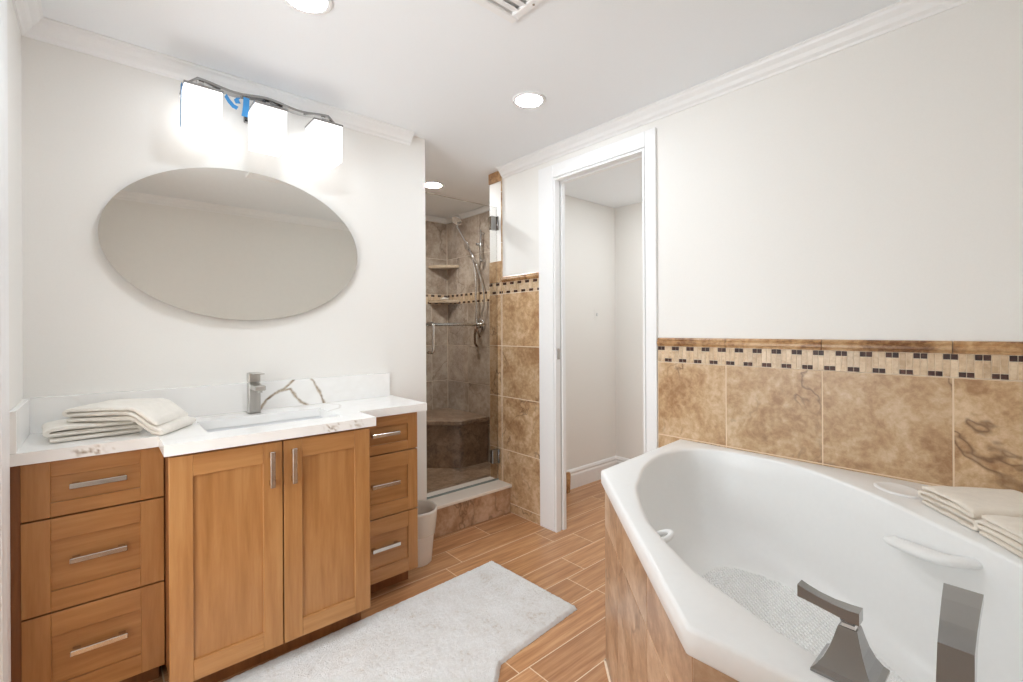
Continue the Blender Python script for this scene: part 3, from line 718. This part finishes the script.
# bath rug: shaggy sheet with a raised pile
def edge_d(x, y, P): return vein_dist((x, y), [P+[P[0]]])
rg = MB(); st = .0075
QUADS = [((.12, 1.29), (1.07, 1.287), (1.07, 1.867), (.12, 1.84), 128, 76), ((1.07, 1.287), (1.53, 1.325), (1.512, 1.885), (1.07, 1.867), 60, 76), ((.12, .93), (.72, .955), (1.07, 1.287), (.12, 1.29), 128, 48)]
RP = [(1.512, 1.885), (1.53, 1.325), (1.07, 1.287), (.72, .955), (.12, .93), (.12, 1.84), (1.07, 1.867)]
for A, B, D_, E2, nu, nw in QUADS:
    def rv(i, j):
        u_, v_ = i/nu, j/nw
        x = (A[0]*(1-u_)+B[0]*u_)*(1-v_)+(E2[0]*(1-u_)+D_[0]*u_)*v_; y = (A[1]*(1-u_)+B[1]*u_)*(1-v_)+(E2[1]*(1-u_)+D_[1]*u_)*v_
        d = edge_d(x, y, RP); h = .016*min(1, d/.012)**.5
        z = .0015+h*(1+.16*noise.noise(Vector((x*150, y*150, 0)))+.10*noise.noise(Vector((x*35, y*35, 4)))+.08*noise.noise(Vector((x*9, y*9, 7))))
        if d < .02: x += .0025*noise.noise(Vector((x*90, y*90, 2))); y += .0025*noise.noise(Vector((x*90, y*90, 6)))
        return rg.bm.verts.new((x, y, z))
    g = [[rv(i, j) for j in range(nw+1)] for i in range(nu+1)]
    for i in range(nu):
        for j in range(nw): f = rg.bm.faces.new((g[i][j], g[i+1][j], g[i+1][j+1], g[i][j+1])); f.smooth = True
bmesh.ops.remove_doubles(rg.bm, verts=rg.bm.verts[:], dist=.0008)
tag(rg.build('bath_rug', RUG), 'shaggy white bath rug on the wood floor in front of the vanity', 'rug')
# closet: switch and tile piece by the jamb
sw = thing('light_switch', (2.966, YCL, 1.29), 'small pale wall switch inside the closet', 'switch')
MB().box(2.945, 2.995, YCL-.0035, YCL-.0005, 1.27, 1.355, .001).build('plate', PAINT, sw)
MB().box(2.962, 2.974, YCL-.012, YCL-.0035, 1.30, 1.325, .002).build('toggle', JAMB, sw)
m = MB(); m.prism([(0, .0), (.03, 0), (.038, .13), (.03, .15), (0, .15)], 0, .02, bev=.003)
for v in m.bm.verts: v.co = Vector((2.552+v.co.x, 2.30+v.co.z, v.co.y+.001))
tag(m.build('stone_trim_piece', CAPM), 'narrow beige stone piece standing by the closet baseboard behind the jamb', 'stone trim')

# ================================================================ BATHTUB
TZ = .69
OUT = [Vector(p) for p in ((1.359, 1.062), (.752, .408), (.768, -.118), (XB-.0095, -.118), (XB-.0095, 1.118))]
A_, B_ = OUT[0], OUT[1]; dv = (A_-B_).normalized(); nv = Vector((dv.y, -dv.x)); mid = (A_+B_)/2
obs = [(0, .048), (.11, .057), (.26, .08), (.355, .112), (.46, .15), (.548, .195), (.63, .25), (.696, .315), (.742, .39), (.755, .465), (.714, .555), (.63, .645), (.53, .715), (.40, .765), (.2, .795), (0, .795)]
half = [(s, t) for s, t in obs]; full = half+[(-s, t) for s, t in half[-2:0:-1]]
def st2w(s, t): q = mid+dv*s+nv*t; return Vector((q.x, q.y))
ctr = st2w(0, .445)
dense_o = [Vector((p.x, p.y)) for p in smooth_path([Vector((*st2w(s, t), 0)) for s, t in full]+[Vector((*st2w(*full[0]), 0))], 10)]
ang = sorted((math.atan2((p-ctr).y, (p-ctr).x), (p-ctr).length) for p in dense_o)
def rad(th):
    th = math.atan2(math.sin(th), math.cos(th))
    for (a0, r0), (a1, r1) in zip(ang, ang[1:]+[(ang[0][0]+2*math.pi, ang[0][1])]):
        if a0 <= th <= a1: return r0+(r1-r0)*((th-a0)/max(1e-9, a1-a0))
    a0, r0 = ang[-1]; a1, r1 = ang[0]; return (r0+r1)/2
def inset(P, d):
    n = len(P); o = []
    for i in range(n):
        p0, p1, p2 = P[i-1], P[i], P[(i+1) % n]
        e1, e2 = (p1-p0).normalized(), (p2-p1).normalized(); n1, n2 = Vector((-e1.y, e1.x)), Vector((-e2.y, e2.x))
        b = (n1+n2); b = b/ (b.length_squared/2); o.append(p1+b*d)
    return o
sgn = 1
def on_edges(P, per):
    o = []
    for i in range(len(P)):
        p, q = P[i], P[(i+1) % len(P)]
        for k in range(per[i]):
            o.append(p+(q-p)*(k/per[i]))
    return o
per = [34, 22, 40, 40, 24]
area = sum(OUT[i-1].x*OUT[i].y-OUT[i].x*OUT[i-1].y for i in range(5)); sgn = 1 if area > 0 else -1
def ring_out(d, z): return [Vector((p.x, p.y, z)) for p in on_edges(inset(OUT, sgn*d), per)]
base = ring_out(0, TZ)
ths = [math.atan2(p.y-ctr.y, p.x-ctr.x) for p in base]; rads = [rad(t) for t in ths]
def ring_in(off, z, sc=1.0, cen=None):
    cen = cen or ctr
    return [Vector((cen.x+math.cos(t)*(r*sc-off), cen.y+math.sin(t)*(r*sc-off), z)) for t, r in zip(ths, rads)]
tub = thing('bathtub', (1.4, .45, 0), 'white corner bathtub with a curved basin and diagonal tiled front', 'bathtub')
m = MB()
LIP = [ring_out(.03, TZ-.05), ring_out(.004, TZ-.05), ring_out(0, TZ-.046), ring_out(0, TZ-.008), ring_out(.003, TZ-.002), ring_out(.010, TZ)]
INR = [ring_in(-.006, TZ), ring_in(.003, TZ-.002), ring_in(.009, TZ-.009)]
zf = .335
for sc, z in ((.985, .62), (.955, .55), (.915, .48), (.865, .42), (.81, .375), (.755, .35), (.70, .339), (.665, zf)): INR.append(ring_in(.0, z, sc))
m.rings(LIP+INR, caps=(False, True), smooth=True)
shell = m.build('shell', ACR, tub, smooth_angle=50)
m = MB(); m.rings([ring_in(0, zf+.0004, .63), ring_in(0, zf+.002, .62)], caps=(False, True))
for i in range(-52, 53):
    for j in range(-26, 27):
        s_, t_ = (i+.5*(j % 2))*.0155, .445+j*.0105
        q = st2w(s_, t_); dq = q-ctr
        if dq.length < rad(math.atan2(dq.y, dq.x))*.595 and dq.length > .03:
            hs, ht = .0064, .0036
            lo = [(*st2w(s_+a_*hs, t_+b_*ht), zf+.002) for a_, b_ in ((-1, -1), (1, -1), (1, 1), (-1, 1))]; hi = [(*st2w(s_+a_*hs*.6, t_+b_*ht*.5), zf+.0055) for a_, b_ in ((-1, -1), (1, -1), (1, 1), (-1, 1))]
            m.rings([lo, hi], caps=(False, True), smooth=False)
m.build('anti_slip_floor', ACR, tub)
# grab rail, soap recess, overflow loop, drain
def wp(s, t, z): q = st2w(s, t); return Vector((q.x, q.y, z))
m = MB(); gp = smooth_path([wp(.115, .785, .592), wp(.091, .758, .60), wp(.03, .748, .612), wp(-.03, .742, .622), wp(-.08, .742, .632), wp(-.105, .752, .638), wp(-.12, .80, .64)])
rr_ = []
for i, p in enumerate(gp):
    tg = (gp[min(i+1, len(gp)-1)]-gp[max(i-1, 0)]).normalized(); sd_ = tg.cross(Vector((0, 0, 1))).normalized(); k_ = math.sin(math.pi*i/(len(gp)-1))
    rr_.append([p+sd_*math.cos(2*math.pi*k/14)*(.015+.012*k_)+Vector((0, 0, 1))*math.sin(2*math.pi*k/14)*(.010+.005*k_) for k in range(14)])
m.rings(rr_); m.build('grab_rail', ACR, tub)
def oval(cs, ct_, ra, rb, z, n=40): return [wp(cs+ra*math.cos(6.2832*k/n), ct_+rb*math.sin(6.2832*k/n), z) for k in range(n)]
cs, ct_ = .245, .895
m = MB(); m.rings([oval(cs, ct_, .075, .055, TZ+.0005), oval(cs, ct_, .071, .051, TZ+.005), oval(cs, ct_, .063, .044, TZ+.005), oval(cs, ct_, .055, .024, TZ+.0015), oval(cs, ct_, .03, .01, TZ+.001)], caps=(False, True)); m.build('soap_dish', ACR, tub)
q = wp(-.055, .068, .668); lp = [q+Vector((nv.x, nv.y, 0))*(.028*math.sin(t*math.pi/12))+Vector((dv.x, dv.y, 0))*(.02*math.cos(t*math.pi/12))+Vector((0, 0, .012*math.sin(t*math.pi/12))) for t in range(13)]
m = MB(); m.tube(lp, .0075, 10); m.build('overflow_loop', ACR, tub)
m = MB(); c0 = wp(.0, .40, zf+.003); m.lathe([(.03, c0.z+.0003), (.03, c0.z+.003), (.022, c0.z+.004), (.012, c0.z+.002)], c0.x, c0.y, 24); m.build('drain', CHR, tub)
# tiled apron under the lip
ap = MB(); AI = inset(OUT, sgn*.012)
def apron_side(p, q, cuts, m, zc=(.49,)):
    d = (q-p); L = d.length; d.normalize(); nrm = Vector((d.y, -d.x))
    if (p+nrm*.1-ctr).length < (p-ctr).length: nrm = -nrm
    def bxx(u0, u1, v0, v1, th, mi, r):
        t = bmesh.new(); bmesh.ops.create_cube(t, size=1)
        for v in t.verts:
            w_ = p+d*(u0+(v.co.x+.5)*(u1-u0))+nrm*(-.012+(v.co.y+.5)*(th)); v.co = Vector((w_.x, w_.y, v0+(v.co.z+.5)*(v1-v0)))
        bmesh.ops.recalc_face_normals(t, faces=t.faces[:]); bmesh.ops.bevel(t, geom=t.edges[:], offset=.0012, segments=1, affect='EDGES') if mi == 0 else None
        m.merge(t, mi, r)
    bxx(0, L, 0, TZ-.0505, .010, 1, 0)
    for u0, u1 in spans(0, L, cuts):
        for v0, v1 in spans(.004, TZ-.0505, zc): bxx(u0+.001, u1-.001, v0+.001, v1-.001, .012, 0, random.random())
    bxx(-.004, L+.004, 0, .006, .018, 1, 0)
apron_side(AI[0], AI[1], (.22, .58), ap); apron_side(AI[1], AI[2], (.09, .43), ap); apron_side(AI[4], AI[0], (.3,), ap)
struct(ap.build('wall_tub_apron', [STONED, GROUTL]))
# deck mounted filler: lever handle and spout
hd = thing('tub_faucet_handle', (.832, .193, TZ), 'flared chrome lever handle on the near tub rim, left of the spout', 'faucet handle')
hx, hy = .832, .193
def sq(h, z, ro=0., cx=hx, cy=hy):
    return [(cx+h*math.cos(math.radians(45+90*k)+ro)*1.414, cy+h*math.sin(math.radians(45+90*k)+ro)*1.414, z) for k in range(4)]
m = MB(); z0 = TZ+.0005
m.rings([sq(.040, z0), sq(.040, z0+.004), sq(.034, z0+.010), sq(.0265, z0+.022), sq(.020, z0+.038), sq(.0155, z0+.054), sq(.0125, z0+.066), sq(.0115, z0+.069)], smooth=False); m.build('base', DCH, hd)
m = MB(); m.rings([sq(.0095, z0+.069), sq(.0075, z0+.073), sq(.010, z0+.078)], smooth=False); m.build('collar', CHR, hd)
m = MB(); rs = []
for u, w_, zz, h in ((-.014, .011, .0, .018), (.0, .011, .0, .017), (.02, .0095, .003, .0145), (.04, .009, .006, .0145), (.055, .0095, .0085, .016), (.066, .010, .010, .0185)):
    z = z0+.078+zz; rs.append([(hx-w_, hy+u, z), (hx+w_, hy+u, z), (hx+w_, hy+u, z+h), (hx-w_, hy+u, z+h)])
m.rings(rs, smooth=False); m.build('lever', DCH, hd)
sp = thing('tub_spout', (.84, .075, TZ), 'tall flat dark chrome waterfall spout on the near tub rim', 'spout')
m = MB(); rs = []
for x, z, w_, t in ((.815, z0, .021, .03), (.818, TZ+.05, .019, .026), (.822, TZ+.09, .018, .024), (.828, TZ+.108, .018, .020)):
    pass
prof = [(.812, z0), (.818, TZ+.05), (.824, TZ+.097), (.87, TZ+.107), (.93, TZ+.112), (.985, TZ+.112), (.985, TZ+.098), (.93, TZ+.097), (.875, TZ+.083), (.855, TZ+.05), (.852, z0)]
yc = .078
def spw(x, z): return .0175+max(0, x-.83)*.03+max(0, (TZ+.04-z))*.06
L_ = [(x, yc+spw(x, z)+(x-.83)*.04, z) for x, z in prof]; R_ = [(x, yc-spw(x, z)+(x-.83)*.04, z) for x, z in prof]
m.rings([L_, R_], smooth=False); m.build('body', DCH, sp)
m = MB(); m.box(.800, .866, yc-.028, yc+.028, TZ+.0003, TZ+.004, .001); m.build('flange', DCH, sp)
GB = 'folded towels on the tub corner'
folded_towel('folded_towel', .185, .23, 4, .0130, TOWEL2, (1.78, .092, TZ+.0015), math.radians(219), 'beige towel folded on the tub corner, the one against the tile wall', GB, 21.3, wav=.004)
folded_towel('folded_towel', .185, .19, 4, .0130, TOWEL2, (1.592, -.022, TZ+.0015), math.radians(216), 'beige towel folded on the tub corner, the nearer one at the right edge', GB, 33.9, wav=.004)
